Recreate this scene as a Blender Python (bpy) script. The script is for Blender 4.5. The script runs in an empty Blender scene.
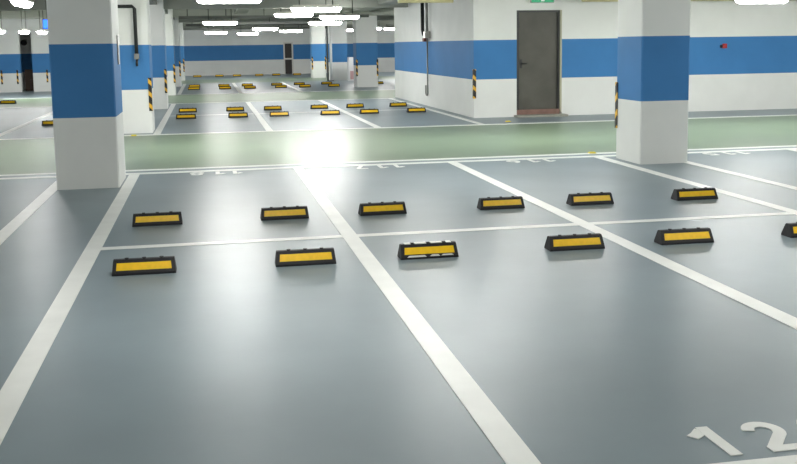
import bpy, bmesh, math, random
from mathutils import Vector, Matrix
random.seed(4)
sc = bpy.context.scene
COL = sc.collection
PI = math.pi

# ------------------------------------------------------------------ materials
def srgb(*c):
    return tuple(((v/255)/12.92 if v/255 <= .04045 else ((v/255+.055)/1.055)**2.4) for v in c) + (1,)

def mat(name, col, rough=.5, spec=.5, metal=0, noise=0, nscale=4, bump=0, bscale=30, coat=0, emit=None, estr=0, mottle=None):
    m = bpy.data.materials.new(name); m.use_nodes = True
    nt = m.node_tree; b = nt.nodes['Principled BSDF']
    b.inputs['Roughness'].default_value = rough
    b.inputs['Specular IOR Level'].default_value = spec
    b.inputs['Metallic'].default_value = metal
    b.inputs['Coat Weight'].default_value = coat
    b.inputs['Base Color'].default_value = col
    tc = nt.nodes.new('ShaderNodeTexCoord')
    if noise:
        n = nt.nodes.new('ShaderNodeTexNoise'); n.inputs['Scale'].default_value = nscale
        n.inputs['Detail'].default_value = 6
        nt.links.new(tc.outputs['Object'], n.inputs['Vector'])
        r = nt.nodes.new('ShaderNodeValToRGB')
        r.color_ramp.elements[0].position = .3; r.color_ramp.elements[1].position = .7
        r.color_ramp.elements[0].color = tuple(c*(1-noise) for c in col[:3]) + (1,)
        c2 = mottle if mottle else tuple(min(1, c*(1+noise)) for c in col[:3]) + (1,)
        r.color_ramp.elements[1].color = c2
        nt.links.new(n.outputs['Fac'], r.inputs['Fac'])
        nt.links.new(r.outputs['Color'], b.inputs['Base Color'])
    if bump:
        n2 = nt.nodes.new('ShaderNodeTexNoise'); n2.inputs['Scale'].default_value = bscale
        n2.inputs['Detail'].default_value = 3
        nt.links.new(tc.outputs['Object'], n2.inputs['Vector'])
        bp = nt.nodes.new('ShaderNodeBump'); bp.inputs['Strength'].default_value = bump
        bp.inputs['Distance'].default_value = .02
        nt.links.new(n2.outputs['Fac'], bp.inputs['Height'])
        nt.links.new(bp.outputs['Normal'], b.inputs['Normal'])
    if emit:
        b.inputs['Emission Color'].default_value = emit
        b.inputs['Emission Strength'].default_value = estr
    return m

def stripes(name, a, b_, period):
    m = mat(name, a, .5)
    nt = m.node_tree; b = nt.nodes['Principled BSDF']
    tc = nt.nodes.new('ShaderNodeTexCoord'); sx = nt.nodes.new('ShaderNodeSeparateXYZ')
    nt.links.new(tc.outputs['Object'], sx.inputs[0])
    def mth(op, *ins):
        n = nt.nodes.new('ShaderNodeMath'); n.operation = op
        for i, v in enumerate(ins):
            if isinstance(v, (int, float)): n.inputs[i].default_value = v
            else: nt.links.new(v, n.inputs[i])
        return n.outputs[0]
    s = mth('ADD', mth('ADD', sx.outputs[0], sx.outputs[1]), sx.outputs[2])
    f = mth('FRACT', mth('DIVIDE', s, period))
    g = mth('GREATER_THAN', f, .62)
    mx = nt.nodes.new('ShaderNodeMix'); mx.data_type = 'RGBA'
    nt.links.new(g, mx.inputs[0]); mx.inputs[6].default_value = a; mx.inputs[7].default_value = b_
    nt.links.new(mx.outputs[2], b.inputs['Base Color'])
    return m

M = {}
M['white'] = mat('white_wall_paint', srgb(228, 230, 227), .7, .25, noise=.03, nscale=1.5, bump=.05, bscale=12)
M['blue'] = mat('blue_wall_paint', srgb(66, 125, 182), .7, .25, noise=.05, nscale=1.5, bump=.05, bscale=12)
M['grey_floor'] = mat('grey_epoxy', srgb(127, 141, 147), .36, .22, noise=.09, nscale=.7, bump=.035, bscale=5)
M['green_floor'] = mat('green_epoxy', srgb(118, 135, 114), .36, .22, noise=.07, nscale=.5, bump=.035, bscale=5)
M['line'] = mat('white_road_paint', srgb(232, 234, 230), .4, .4, noise=.05, nscale=3)
M['ceil'] = mat('ceiling_grey_paint', srgb(138, 144, 132), .8, .2, noise=.1, nscale=.8)
M['beam'] = mat('beam_grey_paint', srgb(140, 144, 136), .8, .2, noise=.06, nscale=1)
M['rubber'] = mat('black_rubber', srgb(27, 27, 30), .55, .4, noise=.15, nscale=20, bump=.15, bscale=90)
M['yellow'] = mat('yellow_reflective_sheet', srgb(244, 196, 22), .4, .5, noise=.06, nscale=25)
M['bolt'] = mat('dark_bolt', srgb(40, 40, 42), .4, .5, metal=.6)
M['film'] = mat('torn_white_film', srgb(220, 222, 215), .4)
M['stripe'] = stripes('black_yellow_stripes', srgb(30, 29, 28), srgb(226, 176, 48), .26)
M['housing'] = mat('lamp_housing_white', srgb(200, 200, 190), .5)
M['lamp'] = mat('lamp_diffuser', (1, 1, 1, 1), .4, emit=(1, .99, .955, 1), estr=34)
M['rod'] = mat('dark_steel_rod', srgb(58, 60, 56), .5, metal=.4)
M['tray'] = mat('grey_cable_tray', srgb(92, 96, 90), .55, metal=.3)
M['pipe'] = mat('black_iron_pipe', srgb(40, 42, 42), .5, .4)
M['conduit'] = mat('grey_conduit', srgb(128, 130, 126), .4, metal=.5)
M['redpipe'] = mat('dull_red_pipe', srgb(120, 66, 56), .5)
M['beige'] = mat('beige_pipe_paint', srgb(205, 198, 150), .5, noise=.06, nscale=3)
M['door'] = mat('dark_grey_door', srgb(84, 83, 76), .5, .4, noise=.15, nscale=2.5)
M['doorframe'] = mat('dark_door_frame', srgb(48, 50, 50), .5)
M['jamb'] = mat('beige_door_jamb', srgb(178, 176, 152), .6)
M['sill'] = mat('brown_stone_sill', srgb(128, 98, 88), .6, noise=.15, nscale=6)
M['step'] = mat('grey_concrete_step', srgb(150, 150, 140), .7, noise=.1, nscale=6)
M['wframe'] = mat('white_door_frame', srgb(215, 215, 208), .5)
M['dark'] = mat('dark_passage', srgb(62, 58, 56), .7)
M['brown'] = mat('brown_wood', srgb(92, 74, 62), .6, noise=.15, nscale=5)
M['red'] = mat('red_plastic', srgb(170, 40, 46), .4)
M['blackplastic'] = mat('dark_plastic', srgb(30, 30, 46), .4)
M['pink'] = mat('faded_pink_panel', srgb(196, 158, 158), .5)
M['plate'] = mat('white_plastic', srgb(235, 236, 236), .35)
M['green'] = mat('green_sign_panel', srgb(24, 130, 92), .4, emit=srgb(20, 170, 110), estr=.18)
M['bluesign'] = mat('blue_sign_panel', srgb(30, 80, 230), .4, emit=srgb(40, 95, 255), estr=1.4)
M['stud'] = mat('yellow_stud', srgb(226, 206, 70), .4)
M['metal'] = mat('galvanised_steel', srgb(150, 150, 146), .35, metal=.8)
WB = ['white', 'blue']
B0, B1 = .945, 1.905                                   # the blue band's height

# ------------------------------------------------------------------ helpers
def obj(name, bm, mats, parent=None):
    me = bpy.data.meshes.new(name); bmesh.ops.recalc_face_normals(bm, faces=bm.faces[:]); bm.to_mesh(me); bm.free()
    for k in ([mats] if isinstance(mats, str) else mats): me.materials.append(M[k])
    o = bpy.data.objects.new(name, me); COL.objects.link(o)
    if parent: o.parent = parent
    return o

def box(bm, x0, x1, y0, y1, z0, z1, mi=0, bev=0):
    v = [bm.verts.new(p) for p in ((x0,y0,z0),(x1,y0,z0),(x1,y1,z0),(x0,y1,z0),(x0,y0,z1),(x1,y0,z1),(x1,y1,z1),(x0,y1,z1))]
    fs = [bm.faces.new([v[i] for i in q]) for q in ((0,3,2,1),(4,5,6,7),(0,1,5,4),(1,2,6,5),(2,3,7,6),(3,0,4,7))]
    for f in fs: f.material_index = mi
    if bev:
        es = list({e for f in fs for e in f.edges})
        bmesh.ops.bevel(bm, geom=es, offset=bev, segments=2, affect='EDGES', clamp_overlap=True)
    return bm

def tube(bm, pts, r, n=10, mi=0):
    pts = [Vector(p) for p in pts]; rings = []
    for i, p in enumerate(pts):
        d = (pts[min(i+1, len(pts)-1)] - pts[max(i-1, 0)]).normalized()
        a = d.orthogonal().normalized() if not rings else (rings_a - d*rings_a.dot(d)).normalized()
        rings_a = a; b = d.cross(a)
        rings.append([bm.verts.new(p + r*(math.cos(2*PI*k/n)*a + math.sin(2*PI*k/n)*b)) for k in range(n)])
    for r0, r1 in zip(rings, rings[1:]):
        for k in range(n):
            f = bm.faces.new((r0[k], r0[(k+1) % n], r1[(k+1) % n], r1[k])); f.smooth = True; f.material_index = mi
    for rg in (rings[0], rings[-1]): bm.faces.new(rg).material_index = mi
    return bm

def prism(bm, prof, zs, mis):                          # a profile in x, y raised through heights zs, one material per storey
    rings = [[bm.verts.new((x, y, z)) for x, y in prof] for z in zs]
    n = len(prof)
    for (r0, r1), mi in zip(zip(rings, rings[1:]), mis):
        for k in range(n): bm.faces.new((r0[k], r0[(k+1) % n], r1[(k+1) % n], r1[k])).material_index = mi
    bm.faces.new(rings[0]).material_index = mis[0]; bm.faces.new(rings[-1]).material_index = mis[-1]
    return bm

def ribbon(bm, pts, w, z0, z1):                        # a flat stroke with mitred joints
    P = [Vector((p[0], p[1])) for p in pts]; L = []; R = []
    for i, p in enumerate(P):
        d0 = (P[i]-P[i-1]).normalized() if i else (P[1]-P[0]).normalized()
        d1 = (P[i+1]-P[i]).normalized() if i < len(P)-1 else d0
        t = (d0+d1).normalized(); n = Vector((-t.y, t.x)); s = w/2/max(.5, n.dot(Vector((-d1.y, d1.x))))
        L.append(p+n*s); R.append(p-n*s)
    lo = [[bm.verts.new((a.x, a.y, z0)) for a in q] for q in zip(L, R)]; hi = [[bm.verts.new((a.x, a.y, z1)) for a in q] for q in zip(L, R)]
    for i in range(len(P)-1):
        bm.faces.new((hi[i][0], hi[i+1][0], hi[i+1][1], hi[i][1])); bm.faces.new((lo[i][0], lo[i+1][0], lo[i+1][1], lo[i][1]))
        for k in (0, 1): bm.faces.new((lo[i][k], lo[i+1][k], hi[i+1][k], hi[i][k]))
    for i in (0, -1): bm.faces.new((lo[i][0], lo[i][1], hi[i][1], hi[i][0]))

def tag(o, label, cat, group=None, kind=None):
    o['label'] = label; o['category'] = cat
    if group: o['group'] = group
    if kind: o['kind'] = kind
    return o

def thing(name, label, cat, loc, group=None):
    o = bpy.data.objects.new(name, None); COL.objects.link(o); o.location = loc
    o.empty_display_size = .1
    return tag(o, label, cat, group)

def dup(root, loc, label, rotz=None, group=None):
    r = root.copy(); COL.objects.link(r); r.location = loc; r['label'] = label
    if rotz is not None: r.rotation_euler = (0, 0, rotz)
    if group: r['group'] = group
    for ch in list(root.children):
        c = ch.copy(); COL.objects.link(c); c.parent = r
        for g in list(ch.children):
            d = g.copy(); COL.objects.link(d); d.parent = c
    return r

def struct(name, bm, mats, parent=None):
    o = obj(name, bm, mats, parent)
    if not parent: o['kind'] = 'structure'
    return o

ORD = ['first', 'second', 'third', 'fourth', 'fifth', 'sixth', 'seventh', 'eighth']

# ------------------------------------------------------------------ the hall
XL, XR, YB, YE, ZC = -16.0, 24.0, -16.0, 55.4, 3.5
YF = 5.72                                              # far edge of the near double row of bays
A1a, A1b = 5.98, 12.2                                  # green driving aisles
A2a, A2b = 24.0, 29.9
A3a, A3b = 41.8, 47.4
bm = bmesh.new()
cuts = [YB-.3, -11.6, -5.66, A1a, A1b, A2a, A2b, A3a, A3b, YE+.3]
green = [0, 1, 0, 1, 0, 1, 0, 1, 0]
for (a, b), g in zip(zip(cuts, cuts[1:]), green):
    box(bm, XL-.3, XR+.3, a, b, -.2, 0, g)
struct('floor', bm, ['grey_floor', 'green_floor'])
bm = box(bmesh.new(), XL-.3, XR+.3, YB-.3, YE+.3, ZC, ZC+.25)
struct('ceiling', bm, 'ceil')
CY = [4.12, 12.65, 21.1, 29.6, 38.1, 46.6]             # front faces of the left row of columns
for k, y in enumerate([-4.4] + CY):
    struct('ceiling_beam', box(bmesh.new(), XL, XR if y < 13 or y > 24 else 7.4, y+.3, y+.7, 2.99, ZC), 'beam')
for x in (-.72, 7.6):
    for y0, y1 in zip([YB, -3.7] + [y+.7 for y in CY], [-4.1] + [y+.3 for y in CY] + [YE]):
        struct('ceiling_beam', box(bmesh.new(), x, x+.45, y0, y1, 3.1, ZC), 'beam')
struct('ceiling_beam', box(bmesh.new(), XL, XR, YE-.75, YE-.02, 2.96, ZC), 'beam')

def banded_wall(name, segs, y0, y1, holes=(), axis='x', z1=ZC, b0=B0, b1=B1):
    """wall along axis between the cuts in segs; holes are (a, b, top)"""
    bm = bmesh.new()
    xs = sorted(set(list(segs) + [h[0] for h in holes] + [h[1] for h in holes]))
    for a, b in zip(xs, xs[1:]):
        top = max([h[2] for h in holes if h[0] <= a and h[1] >= b] + [0])
        zs = [z for z in (0, b0, b1, z1) if z > top]; zs = [top] + zs
        for c, d in zip(zs, zs[1:]):
            mi = 1 if c >= b0-1e-6 and d <= b1+1e-6 else 0
            if axis == 'x': box(bm, a, b, y0, y1, c, d, mi)
            else: box(bm, y0, y1, a, b, c, d, mi)
    return struct(name, bm, WB)

DX0, DX1, DZ = 8.63, 9.8, 2.62
YW = 14.15
banded_wall('wall_right_front', [7.53, XR], YW, YW+.25, [(DX0, DX1, DZ)])
banded_wall('wall_right_side', [YW+.25, 24.5], 7.53, 7.78, axis='y')
banded_wall('wall_right_rear', [7.78, XR], 24.25, 24.5)
banded_wall('wall_far', [-4.2, XR], YE, YE+.25, [(6.05, 6.68, 2.06)])
banded_wall('wall_left', [XL, -4.0], 36.0, 36.25, [(-6.82, -6.33, 2.62)], b0=.82, b1=1.65)
banded_wall('wall_left_return', [36.25, YE], -4.25, -4.0, axis='y')
banded_wall('wall_passage', [-8.0, -5.2], 38.6, 38.8, b0=.82, b1=1.65)
banded_wall('wall_west', [YB, 36.0], XL-.25, XL, axis='y')
banded_wall('wall_east', [YB, YE], XR, XR+.25, axis='y')
banded_wall('wall_back', [XL, XR], YB-.25, YB)

# the big dark door in the right-hand wall
d1 = struct('door_1', prism(bmesh.new(), [(DX0+.07, YW+.1), (DX1-.09, YW+.1), (DX1-.09, YW+.15), (DX0+.07, YW+.15)], [.17, DZ-.05], [0]), 'door')
bm = bmesh.new()
box(bm, DX0, DX0+.07, YW+.03, YW+.25, .17, DZ); box(bm, DX1-.09, DX1-.045, YW+.03, YW+.25, .17, DZ)
box(bm, DX0+.07, DX1-.09, YW+.03, YW+.25, DZ-.05, DZ)
struct('frame', bm, 'doorframe', d1)
struct('jamb', box(bmesh.new(), DX1-.045, DX1, YW-.01, YW+.25, .1, DZ), 'jamb', d1)
struct('threshold', box(bmesh.new(), DX0, DX1-.045, YW-.0, YW+.25, 0, .17, 0, .008), 'sill', d1)
bm = bmesh.new(); box(bm, DX0+.11, DX0+.17, YW+.085, YW+.1, 1.2, 1.42, 0, .004)
tube(bm, [(DX0+.14, YW+.09, 1.32), (DX0+.14, YW+.04, 1.32), (DX0+.16, YW+.035, 1.32), (DX0+.28, YW+.035, 1.32)], .012, 8)
struct('handle', bm, 'doorframe', d1)
for z in (.55, 2.2):
    struct('hinge', tube(bmesh.new(), [(DX0+.085, YW+.09, z), (DX0+.085, YW+.09, z+.14)], .016, 8), 'doorframe', d1)
tag(obj('doorstep', box(bmesh.new(), DX0-.08, DX1+.06, YW-.35, YW-.012, 0, .05, 0, .01), 'step'), 'low grey concrete step in front of the tall dark door', 'step')

# the narrow door with a white frame in the far wall
d2 = struct('door_2', box(bmesh.new(), 6.13, 6.6, YE+.1, YE+.15, 0, 2.0), 'dark')
bm = bmesh.new()
box(bm, 6.05, 6.14, YE-.03, YE+.25, 0, 2.06); box(bm, 6.59, 6.68, YE-.03, YE+.25, 0, 2.06); box(bm, 6.14, 6.59, YE-.03, YE+.25, 1.97, 2.06)
box(bm, 6.14, 6.59, YE+.02, YE+.09, .93, 1.03)
struct('frame', bm, 'wframe', d2)

# ------------------------------------------------------------------ columns
def guard_bm(x, y, sx, sy, z0=.48, z1=1.2, w=.055, t=.016):
    """angle strip hugging the corner (x, y); sx, sy point outward"""
    bm = bmesh.new()
    p = [(x+sx*t, y+sy*t), (x+sx*t, y-sy*w), (x+sx*.001, y-sy*w), (x+sx*.001, y+sy*.001), (x-sx*w, y+sy*.001), (x-sx*w, y+sy*t)]
    prism(bm, p, [z0, z1], [0]); return bm

def column(x0, x1, y0, y1, label, guards=()):
    cx, cy = (x0+x1)/2, (y0+y1)/2; hx, hy = (x1-x0)/2, (y1-y0)/2; c = .018
    t = thing('column', label, 'column', (cx, cy, 0), 'square columns with a blue band')
    prof = [(-hx+c, -hy), (hx-c, -hy), (hx, -hy+c), (hx, hy-c), (hx-c, hy), (-hx+c, hy), (-hx, hy-c), (-hx, -hy+c)]
    obj('shaft', prism(bmesh.new(), prof, [0, B0, B1, ZC], [0, 1, 0]), WB, t)
    for sx, sy in guards: obj('corner_guard', guard_bm(sx*hx, sy*hy, sx, sy), 'stripe', t)
    return t
ALLG = [(-1, -1), (1, -1), (-1, 1), (1, 1)]
column(-.9, -.1, 4.12, 5.2, 'large square column at left nearest the camera, white with a wide blue band', [(-1, 1)])
names = ['square blue and white column directly behind the nearest left column, black pipe on it',
         'third column back in the left row, grey-lit front, blue band',
         'fourth column back in the left row, narrow and bright',
         'fifth column back in the left row, near the far wall',
         'last column of the left row, just before the far blue wall']
for y, n in zip(CY[1:], names):
    column(-.9, -.1, y, y+.95, n, [(1, -1), (-1, -1)])
column(7.41, 8.18, 4.34, 5.24, 'large square column at right standing in front of the pale wall, white with blue band', [(-1, 1)])
column(7.46, 8.4, 33.0, 33.9, 'bright square column left of the protruding wall, a striped guard on each corner', [(-1, -1), (1, -1)])
column(7.43, 8.32, 41.8, 42.7, 'dim grey column in the distance with a thin pale pole at its left edge', [(-1, 1)])
column(6.94, 7.72, 46.3, 47.2, 'small bright distant column standing left of the thin pale pole', [(-1, -1), (1, -1)])

def wall_guard(x, y, label, sx=-1, z0=.48, z1=1.2):
    o = obj('corner_guard', guard_bm(0, 0, sx, -1, z0, z1), 'stripe'); o.location = (x, y, 0)
    tag(o, label, 'corner guard', 'striped corner guards on walls')
wall_guard(7.53, YW, 'black and yellow corner guard on the wall corner left of the dark door')
wall_guard(-6.95, 36.0, 'black corner guard on the left edge of the dim wall opening, far left', 1, .35, .96)
wall_guard(-5.72, 36.0, 'black corner guard on the pale wall just right of the dim opening, far left', 1, .4, .95)
wall_guard(-7.6, 36.0, 'black corner guard on the distant wall at the left edge of the photo', 1, .35, .96)

# ------------------------------------------------------------------ painted lines
T = .004
def line(x0, x1, y0, y1, label, z=T):
    if abs(x1-x0) < 8 and (y1-y0) < .14: z = T-.0012   # cross lines lie under the bay lines
    o = obj('parking_line', box(bmesh.new(), x0, x1, y0, y1, 0.0005, z), 'line')
    return tag(o, label, 'painted line', 'white painted bay lines')
W = .075
NX = [(-.97, 'left of the nearest left column'), (0, 'starting at the right side of the nearest left column'), (2.4, 'running down the middle of the photo'),
      (4.8, 'passing just right of the fourth stop in each near row'), (7.2, 'running past the left foot of the right column'), (8.19, 'on the right side of the right column'),
      (10.6, 'nearest the right photo edge')]
for x, n in NX:
    line(x-W, x+W, -5.5, 5.45, 'long white bay line '+n, T)
line(W, 7.2-W, -.075, .055, 'white cross line between the two nearest rows of wheel stops')
line(8.19+W, 15.4, -.075, .055, 'white cross line at the right photo edge beyond the last wheel stop')
line(-8.2, -.97-W, -.075, .055, 'white cross line of the bays off to the left')
line(XL, XR, 5.45, 5.62, 'white back line of the nearest bays, nearer of the double line', T+.001)
line(XL, XR, 5.86, 6.02, 'white line edging the green lane, farther of the double line')
line(XL, XR, -5.72, -5.56, 'white line below the large number at bottom right')
line(XL, XR, 12.06, 12.24, 'white line on the far side of the nearest green lane', T+.001)
F2 = [(-3.37, 'far left behind the nearest column'), (-.97, 'left of the second column'), (0, 'right of the second column'), (2.4, 'in the middle of the far bays'), (4.8, 'right of the centre of the far bays'), (7.2, 'at the foot of the protruding wall')]
for x, n in F2:
    line(x-W, x+W if x < 7 else x+W-.0, 12.24, 23.72, 'faint white bay line beyond the green lane, '+n)
for x, n in F2[2:5]:
    line(x-W, x+W, 30.1, 41.4, 'distant white bay line past the second lane, '+n)
line(W, 7.2-W, 17.84, 17.97, 'white cross line between the two rows of wheel stops beyond the green lane')
line(XL, 7.4, 23.72, 23.9, 'white line at the near side of the second green lane', T+.001)
line(XL, XR, 29.92, 30.1, 'white line at the far side of the second green lane', T+.001)

# ------------------------------------------------------------------ bay numbers
def arc(cx, cy, rx, ry, a0, a1, n=14):
    return [(cx+rx*math.cos(math.radians(a0+(a1-a0)*i/n)), cy+ry*math.sin(math.radians(a0+(a1-a0)*i/n))) for i in range(n+1)]
G = {'1': [[(-.035, .225), (.0, .25), (.045, .30)], [(.062, .33), (.062, 0)]],
     '2': [arc(.078, .225, .07, .078, 170, -35) + [(.02, .04), (.015, .028)], [(-.01, .026), (.165, .026)]],
     '0': [arc(.085, .165, .07, .138, 90, 450, 24)],
     '7': [[(0, .305), (.165, .305)], [(.15, .29), (.06, 0)]],
     '6': [arc(.085, .1, .07, .075, 90, 450, 20), arc(.115, .14, .1, .165, 195, 100, 8)],
     '5': [[(.16, .305), (.03, .305)], [(.035, .32), (.028, .15)], arc(.075, .105, .08, .08, 130, -140, 14)],
     '8': [arc(.085, .245, .06, .06, 90, 450, 18), arc(.085, .095, .075, .075, 90, 450, 18)]}
def number(s, x, y, label, flip=False):
    t = thing('bay_number', label, 'painted number', (x, y, 0), 'white painted bay numbers')
    if flip: t.rotation_euler = (0, 0, PI)
    for i, c in enumerate(s):
        bm = bmesh.new()
        for k, st in enumerate(G[c]): ribbon(bm, [(px+(i-1.5)*.25+(.015 if i < 2 else .04), py) for px, py in st], .06, .0005, T+k*.0006)
        obj('digit', bm, 'line', t)
number('120', 3.652, -5.5, 'large white number painted on the floor at bottom right')
number('118', 1.15, 5.42, 'small upside-down white number left of the photo middle, behind the left pair of stops', True)
number('117', 3.58, 5.42, 'small upside-down white number behind the third and fourth far stops', True)
number('116', 5.98, 5.42, 'small upside-down white number left of the right column', True)
number('115', 9.3, 5.42, 'small upside-down white number right of the right column', True)

# ------------------------------------------------------------------ wheel stops
def make_stop():
    t = thing('wheel_stop', '', 'wheel stop', (0, 0, 0), 'black wheel stops with yellow reflective panels')
    hl, tl, hd, td, h = .256, .244, .083, .03, .122
    bm = bmesh.new()
    prof = [(-hd, 0), (-hd, .018), (-td-.006, h-.01), (-td+.008, h), (td-.008, h), (td+.006, h-.01), (hd, .018), (hd, 0)]
    N = len(prof)
    stations = [(-1, 1.0), (1, 1.0)]
    rings = []
    for s in (-1, 1):
        rings.append([bm.verts.new((s*(hl-(hl-tl)*z/h), y, z)) for y, z in prof])
    for k in range(N): bm.faces.new((rings[0][k], rings[0][(k+1) % N], rings[1][(k+1) % N], rings[1][k]))
    bm.faces.new(rings[0]); bm.faces.new(rings[1])
    for s in (-1, 1):                                   # raised end ribs framing the panels
        for sy in (-1, 1):
            q = [(s*.246, sy*(hd+.002), .02), (s*.226, sy*(hd+.002), .02), (s*.222, sy*(td+.01), h-.012), (s*.24, sy*(td+.01), h-.012)]
            v0 = [bm.verts.new(p) for p in q]; v1 = [bm.verts.new((p[0], p[1]-sy*.012, p[2]-.004)) for p in q]
            bm.faces.new(v0)
            for k in range(4): bm.faces.new((v0[k], v0[(k+1) % 4], v1[(k+1) % 4], v1[k]))
    obj('body', bm, 'rubber', t)
    for sy in (-1, 1):
        bm = bmesh.new()
        def at(z): return hd-(hd-td-.006)*(z-.018)/(h-.028)
        z0, z1, e = .042, .098, .004
        q = [(-.222, sy*(at(z0)+e), z0), (.222, sy*(at(z0)+e), z0), (.216, sy*(at(z1)+e), z1), (-.216, sy*(at(z1)+e), z1)]
        v0 = [bm.verts.new(p) for p in q]; v1 = [bm.verts.new((p[0], p[1]-sy*.006, p[2]-.003)) for p in q]
        bm.faces.new(v0); bm.faces.new(v1)
        for k in range(4): bm.faces.new((v0[k], v0[(k+1) % 4], v1[(k+1) % 4], v1[k]))
        obj('reflector_panel', bm, 'yellow', t)
    for x in (-.14, 0, .14):
        bm = bmesh.new(); tube(bm, [(x, 0, h-.004), (x, 0, h+.009)], .017, 8)
        obj('bolt', bm, 'bolt', t)
    return t
SX = [.53, 1.86, 2.93, 4.28, 5.34, 6.63]
stop0 = make_stop(); first = True
def place_stop(x, y, label, rz=0):
    global first
    if first:
        stop0.location = (x, y, 0); stop0['label'] = label; stop0.rotation_euler = (0, 0, rz); first = False; return stop0
    return dup(stop0, (x, y, 0), label, rz)
D = .085
rows = [(-1.19+D, 'in the nearest row', ['first', 'second', 'third', 'fourth', 'fifth', 'sixth'], 'black wheel stop with bright yellow panel'),
        (1.08+D, 'in the second row', ORD, 'black wheel stop with yellow panel'),
        (16.62+D, 'in the near row past the first lane', ORD, 'small wheel stop'),
        (19.2+D, 'in the far row past the first lane', ORD, 'small wheel stop'),
        (34.2+D, 'in the near row past the second lane', ORD, 'tiny dark wheel stop'),
        (36.9+D, 'in the far row past the second lane', ORD, 'tiny dark wheel stop'),
        (52.3+D, 'in the last row before the far wall', ORD, 'tiny dim wheel stop')]
for ri, (y, where, od, what) in enumerate(rows):
    for i, x in enumerate(SX):
        r = random.uniform(-.012, .012)
        lab = '%s, %s from left %s' % (what, od[i], where)
        if ri == 0 and i == 2: lab = 'black wheel stop with torn white film along its edges, third in the nearest row'
        if ri == 0 and i == 5: lab = 'black wheel stop cut off by the right photo edge in the nearest row'
        s = place_stop(x, y + (.05 if i > 3 and ri > 1 else 0), lab, r)
        if ri == 0 and i == 2:
            bm = bmesh.new()
            def at(z): return .085-.049*(z-.018)/.1
            bm.free()
            for a, b, z0, z1 in ((-.2, -.03, .02, .034), (.0, .09, .022, .036), (.1, .21, .024, .035)):
                bm = bmesh.new(); ribbon_q = [(a, -(at(z0)+.008), z0), (b, -(at(z0)+.008), z0), (b-.015, -(at(z1)+.008), z1), (a+.02, -(at(z1)+.008), z1)]
                v0 = [bm.verts.new(p) for p in ribbon_q]; v1 = [bm.verts.new((p[0], p[1]+.005, p[2])) for p in ribbon_q]
                bm.faces.new(v0); bm.faces.new(v1)
                for k in range(4): bm.faces.new((v0[k], v0[(k+1) % 4], v1[(k+1) % 4], v1[k]))
                obj('torn_film', bm, 'film', s)
            for a, b in ((-.21, -.16), (-.12, -.02), (.02, .12), (.16, .2)):
                obj('torn_film', box(bmesh.new(), a, b, -.03, .025, .1225, .1285), 'film', s)
for x, y, n in [(-2.62, 15.75, 'small wheel stop peeping out left of the nearest left column'),
                (-6.3, 26.2, 'faint distant wheel stop farthest left past the left column'), (-5.6, 26.3, 'faint distant wheel stop, second of the pair at far left'),
                (-4.3, 29.2, 'faint distant wheel stop close to the left edge of the nearest column'), (8.9, 36.0, 'tiny dark wheel stop seen in the gap left of the protruding wall')]:
    place_stop(x, y, n)

# ------------------------------------------------------------------ floor studs
for x, y, n in [(-.46, 12.02, 'yellow road stud on the line before the second left column'), (7.3, 5.95, 'yellow road stud at the back of the right column'),
                (7.95, 12.7, 'yellow road stud before the wall left of the dark door'), (-3.35, 12.5, 'yellow road stud at the left photo edge')]:
    bm = bmesh.new()
    v0 = [bm.verts.new(p) for p in ((-.06, -.05, 0), (.06, -.05, 0), (.06, .05, 0), (-.06, .05, 0))]
    v1 = [bm.verts.new(p) for p in ((-.045, -.022, .025), (.045, -.022, .025), (.045, .022, .025), (-.045, .022, .025))]
    bm.faces.new(v0); bm.faces.new(v1)
    for k in range(4): bm.faces.new((v0[k], v0[(k+1) % 4], v1[(k+1) % 4], v1[k]))
    o = obj('road_stud', bm, 'stud'); o.location = (x, y, .0051); tag(o, n, 'road stud', 'yellow road studs')

# ------------------------------------------------------------------ ceiling lights
LL = 1.2
def make_light():
    t = thing('ceiling_light', '', 'ceiling light', (0, 0, 0), 'hanging strip lights')
    bm = bmesh.new()                                    # rounded trough, built as stations along x
    st = []
    for x, s in ((-LL/2, .35), (-LL/2+.03, .75), (-LL/2+.08, 1), (LL/2-.08, 1), (LL/2-.03, .75), (LL/2, .35)):
        st.append([bm.verts.new((x, .1*s*math.cos(a), .02+.1*s*math.sin(a))) for a in [PI+PI*k/8 for k in range(9)]])
    for r0, r1 in zip(st, st[1:]):
        for k in range(8):
            f = bm.faces.new((r0[k], r0[k+1], r1[k+1], r1[k])); f.smooth = True
        bm.faces.new((r0[8], r0[0], r1[0], r1[8]))
    bm.faces.new(st[0]); bm.faces.new(st[-1])
    obj('diffuser', bm, 'lamp', t)
    bm = bmesh.new()
    prism(bm, [(-LL/2-.01, -.105), (LL/2+.01, -.105), (LL/2+.01, .105), (-LL/2-.01, .105)], [.021, .05], [0])
    box(bm, -LL/2+.05, LL/2-.05, -.04, .04, .0501, .09)
    obj('housing', bm, 'housing', t)
    for x in (-.4, .4):
        obj('rod', tube(bmesh.new(), [(x, 0, .0905), (x, 0, .8)], .014, 6), 'rod', t)
    return t
light0 = make_light(); lfirst = True
def lamp(x, y, z, label, rz=0):
    global lfirst
    if lfirst:
        light0.location = (x, y, z); light0['label'] = label; lfirst = False; o = light0
    else:
        o = dup(light0, (x, y, z), label, rz)
    for c in list(o.children):                          # rods end at the ceiling
        if c.name.startswith('rod'): c.scale.z = (ZC-z)/.8
    return o
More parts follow.
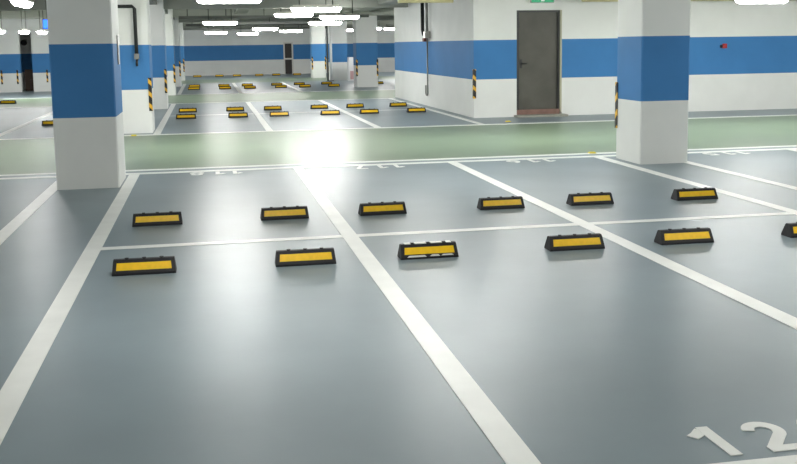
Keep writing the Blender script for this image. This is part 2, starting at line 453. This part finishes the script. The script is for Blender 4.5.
LAMPS = [(1.56, 9.5, 2.72, 'wide strip light cut by the top photo edge, left of centre'),
         (1.63, 26.5, 2.68, 'strip light hanging below the wide one, nearest of the left column of lights'),
         (1.68, 46.0, 2.60, 'far strip light low over the far blue wall, leftmost there'),
         (3.52, 48.5, 2.56, 'far strip light low over the far blue wall, second from left there'),
         (3.94, 39.0, 2.66, 'strip light left of the two touching lights above the far narrow door'),
         (5.61, 44.0, 2.62, 'strip light directly above the far narrow door'),
         (3.73, 14.5, 2.71, 'bright strip light near the top, right of centre of the far hall'),
         (3.85, 22.0, 2.80, 'strip light half hidden behind the bright one near the top'),
         (5.09, 20.5, 2.68, 'strip light just above the distant bright column, right one of a pair'),
         (5.43, 27.0, 2.65, 'strip light just above the distant bright column, lower left one of a pair'),
         (9.0, 45.0, 2.65, 'short strip light beside the bright column left of the protruding wall'),
         (12.73, 10.0, 2.665, 'strip light at the top right over the pale wall')]
for a in LAMPS: lamp(*a)
lamp(-2.12, 9.6, 2.68, 'strip light at top left running away from the camera', PI/2)
lamp(-6.25, 29, 2.51, 'distant strip light at the left photo edge', PI/2)
lamp(-5.4, 29, 2.48, 'distant strip light over the dim wall opening at left', PI/2)
lamp(-4.78, 29, 2.46, 'distant strip light touching the left edge of the nearest column', PI/2)
lamp(9.6, 39.8, 2.63, 'distant strip light seen end-on in the gap before the protruding wall', PI/2)
ADDED_LAMPS = [(-6.2, 7.2), (1.4, 8.3), (6.9, 8.3), (4.9, 8.3), (8.6, 8.3), (10.8, 8.3), (13.2, 8.3), (16.2, 9.5), (19.0, 10.5), (4.4, 3.2), (10.5, 3.4), (-4.2, 3.0), (1.4, -2.6), (6.4, -2.6), (11.5, -2.4), (-4.5, -2.6), (2.6, -8.5), (9.0, -8.5), (-1.9, 18.5), (-2.4, 27), (9.5, 27.5), (11.5, 28.5), (13.0, 46), (-9.0, 31), (-2.5, 42), (-1.9, 50), (13.0, 38), (-3.3, 32.5), (12.5, 51)]  # unseen lamps: aisle light inferred, others added to brighten walls and columns
for x, y in ADDED_LAMPS: lamp(x, y, 2.78, 'unseen strip light added to light the hall, above or beside the pictured bays')

# ------------------------------------------------------------------ services under the ceiling
def run(name, label, cat, pts, r, m, group=None):
    return tag(obj(name, tube(bmesh.new(), pts, r, 10), m), label, cat, group)
for y, x0, x1, n in [(9.5, .4, 2.9, 'above the wide strip light at top left'), (26.5, .2, 7.0, 'above the nearest row of far lights'), (39.0, .2, 7.0, 'above the middle row of far lights'), (48.5, -5.8, 10.0, 'before the far wall')]:
    bm = bmesh.new(); z = 2.83 if y < 45 else 2.8
    box(bm, x0, x1, y+.13, y+.15, z, z+.1); box(bm, x0, x1, y+.34, y+.36, z, z+.1); box(bm, x0, x1, y+.15, y+.34, z, z+.012)
    t = thing('cable_tray', 'dark grey cable tray hung across the hall '+n, 'cable tray', (0, 0, 0), 'cable trays under the ceiling')
    obj('trough', bm, 'tray', t)
    k = x0+.3
    while k < x1:
        obj('hanger', tube(bmesh.new(), [(k, y+.245, z+.0125), (k, y+.245, ZC)], .015, 6), 'rod', t); k += 1.35
for x, z, w, h, n in [(2.2, 3.08, .5, .2, 'galvanised air duct under the ceiling, left one'), (6.35, 3.05, .6, .24, 'galvanised air duct under the ceiling beside the right columns')]:
    for y0, y1 in ((13.6, 20.9), (22.0, 29.4), (30.6, 37.9)):
        d = tag(obj('air_duct', box(bmesh.new(), x, x+w, y0, y1, z, z+h, 0, .01), 'beam'), n + (', near length' if y0 < 15 else ', middle length' if y0 < 25 else ', far length'), 'air duct')
        for yy in (y0+1, (y0+y1)/2, y1-1):
            obj('hanger_strap', box(bmesh.new(), x+w/2-.04, x+w/2+.04, yy, yy+.03, z+h+.0005, ZC), 'rod', d)
pp = run('pipe', 'pale pipe across the hall beneath the far ceiling', 'pipe', [(1.0, 36.4, 2.87), (7.1, 36.4, 2.87)], .05, 'wframe')
for x in (1.6, 4.0, 6.2): obj('hanger', tube(bmesh.new(), [(x, 36.4, 2.9205), (x, 36.4, ZC)], .015, 6), 'rod', pp)
for x0, x1, bx, n in ((5.5, 6.8, (5.8, 6.5), 'short beige pipe at the top photo edge before the protruding wall'), (10.0, 23.0, (11.4, 14.6, 17.8), 'long beige pipe along the top of the wall right of the dark door')):
    pp = run('pipe', n, 'pipe', [(x0, 13.3, 2.865), (x1, 13.3, 2.865)], .085, 'beige')
    for x in bx: obj('bracket', box(bmesh.new(), x, x+.05, 13.28, 13.33, 2.9505, 2.99), 'rod', pp)

# black pipe on the second left column
t = thing('drop_pipe', 'black pipe bent down the front of the second left column', 'pipe', (-.36, 12.56, 0))
obj('pipe_run', tube(bmesh.new(), [(-1.5, -.02, 2.72), (-.05, -.02, 2.72), (0, -.02, 2.67), (0, -.02, 1.72)], .038, 10), 'pipe', t)
obj('valve', prism(bmesh.new(), [(-.05, -.07), (.05, -.07), (.05, .03), (-.05, .03)], [1.6, 1.72], [0]), 'conduit', t)
obj('nozzle', tube(bmesh.new(), [(0, -.02, 1.6), (0, -.02, 1.45)], .024, 8), 'pipe', t)
# pipe and conduit on the protruding wall
t = thing('drop_pipe', 'dark pipe with valve and thin hooked conduit on the protruding blue banded wall', 'pipe', (7.43, 19.1, 0))
obj('pipe_run', tube(bmesh.new(), [(-.03, .25, 3.4), (-.03, .25, 2.25), (-.03, .1, 2.1)], .055, 10), 'pipe', t)
obj('junction_box', box(bmesh.new(), -.07, .09, -.28, .0, 2.0, 2.2, 0, .01), 'metal', t)
obj('riser', tube(bmesh.new(), [(0, -.2, 2.2), (0, -.2, 3.4)], .04, 8), 'conduit', t)
obj('conduit', tube(bmesh.new(), [(.03, -.1, 2.0), (.03, -.1, .38), (.03, -.06, .33), (.03, .1, .33), (.03, .16, .38), (.03, .16, .62)], .024, 8), 'conduit', t)
obj('valve', prism(bmesh.new(), [(-.06, .02), (.06, .02), (.06, .16), (-.06, .16)], [1.9, 2.0], [0]), 'redpipe', t)
# thin pale pole with its soft dark left edge built as a separate dark strip
t = thing('drop_pipe', 'thin pale pole rising from floor to ceiling in front of the dim distant column', 'pole', (7.38, 41.2, 0))
obj('pole', tube(bmesh.new(), [(0, 0, 0), (0, 0, ZC)], .07, 10), 'plate', t)
obj('foot', prism(bmesh.new(), [(-.12, -.12), (.12, -.12), (.12, .12), (-.12, .12)], [0, .03], [0]), 'rod', t)
run('drop_pipe', 'added dark strip standing in for the dark edge of the thin pale pole in the distance', 'pipe', [(7.22, 41.3, 0), (7.22, 41.3, ZC)], .04, 'tray')
# white cabinet
t = thing('cabinet', 'white cabinet with a faded pink panel between two distant columns', 'cabinet', (8.5, 41.0, 0))
obj('body', box(bmesh.new(), -.28, .28, -.2, .2, 0, 1.2, 0, .01), 'plate', t)
obj('panel', box(bmesh.new(), -.2, .16, -.215, -.2005, .08, .5), 'pink', t)
# low brown cupboard in the passage
t = thing('cupboard', 'low brown cupboard in the dim wall opening at far left', 'cupboard', (-6.575, 37.4, 0))
obj('body', box(bmesh.new(), -.3, .3, -.2, .2, 0, .94, 0, .01), 'brown', t)
for s in (-1, 1):
    dr = obj('door', box(bmesh.new(), min(s*.008, s*.28), max(s*.008, s*.28), -.222, -.2005, .05, .86), 'brown', t)
    obj('knob', tube(bmesh.new(), [(s*.05, -.2225, .5), (s*.05, -.25, .5)], .015, 8), 'metal', dr)
tag(obj('camera_dome', tube(bmesh.new(), [(-7.05, 38.4, 2.15), (-7.05, 38.595, 2.15)], .13, 12), 'pipe'), 'small dark round fitting on the wall inside the dim opening', 'fitting')

# signs and wall fittings
t = thing('exit_sign', 'green lit exit sign above the dark door, cut by the top photo edge', 'sign', (9.25, YW-.1, 2.79))
obj('case', box(bmesh.new(), -.3, .3, -.03, .03, 0, .2, 0, .006), 'metal', t)
obj('panel', box(bmesh.new(), -.285, .285, -.037, -.0305, .012, .188), 'green', t)
bm = bmesh.new(); box(bm, -.04, .05, -.042, -.0375, .04, .16); obj('doorway_symbol', bm, 'plate', t)
for s in (-.2, .2): obj('hanger', tube(bmesh.new(), [(s, 0, .2005), (s, 0, ZC-2.79)], .01, 6), 'rod', t)
t = thing('hanging_sign', 'blue lit sign hanging half hidden left of the nearest column', 'sign', (-2.95, 20, 2.4))
obj('case', box(bmesh.new(), -.42, .42, -.04, .04, 0, .28, 0, .01), 'tray', t)
obj('panel', box(bmesh.new(), -.4, .4, -.048, -.0405, .02, .26), 'bluesign', t)
for s in (-.3, .3): obj('hanger', tube(bmesh.new(), [(s, 0, .2805), (s, 0, ZC-2.4)], .012, 6), 'rod', t)
t = thing('fire_call_point', 'small red call point on the blue band of the right wall', 'call point', (14.2, YW, 1.67))
obj('case', box(bmesh.new(), -.06, .06, -.05, -.001, -.06, .06, 0, .008), 'red', t)
obj('side_box', box(bmesh.new(), -.12, -.0605, -.045, -.001, -.05, .03, 0, .006), 'blackplastic', t)
tag(obj('switch_plate', box(bmesh.new(), 8.1805, 8.21, 4.98, 5.1, 1.64, 1.92, 0, .004), 'plate'), 'white switch plate on the side of the large right column', 'switch')
tag(obj('conduit', tube(bmesh.new(), [(8.205, 5.0, 2.62), (8.205, 5.0, ZC)], .022, 8), 'pipe'), 'dark conduit at the top right edge of the large right column', 'conduit')
tag(obj('notice_plate', box(bmesh.new(), -.0995, -.085, 4.75, 4.95, 1.62, 2.02, 0, .003), 'conduit'), 'narrow grey plate on the side of the nearest left column', 'plate')

# ------------------------------------------------------------------ world, camera, colour
w = bpy.data.worlds.new('hall_dark'); sc.world = w; w.use_nodes = True
w.node_tree.nodes['Background'].inputs[0].default_value = (.5, .52, .5, 1)
w.node_tree.nodes['Background'].inputs[1].default_value = .02

F, CYP, PIT, YAW, ROLL, H, X0, Y0 = 985.948, 165.0, .12232, .19014, -.01468, 1.8471, 1.09323, -9.35155
cy, sy, cp, sp = math.cos(YAW), math.sin(YAW), math.cos(PIT), math.sin(PIT)
fw = Vector((sy*cp, cy*cp, -sp)); r = Vector((cy, -sy, 0)); u = r.cross(fw)
c, s = math.cos(ROLL), math.sin(ROLL)
r2 = c*r + s*u; u2 = -s*r + c*u
cam = bpy.data.cameras.new('camera'); co = bpy.data.objects.new('camera', cam); COL.objects.link(co)
co.matrix_world = Matrix(((r2.x, u2.x, -fw.x, X0), (r2.y, u2.y, -fw.y, Y0), (r2.z, u2.z, -fw.z, H), (0, 0, 0, 1)))
cam.sensor_width = 36; cam.lens = F*36/797; cam.clip_end = 200
cam.shift_y = -(232-CYP)/797
sc.camera = co
vs = sc.view_settings
vs.view_transform = 'Standard'; vs.look = 'None'; vs.exposure = 1.35; vs.gamma = 1; vs.use_curve_mapping = False
sc.cycles.use_denoising = True
sc.cycles.max_bounces = 10
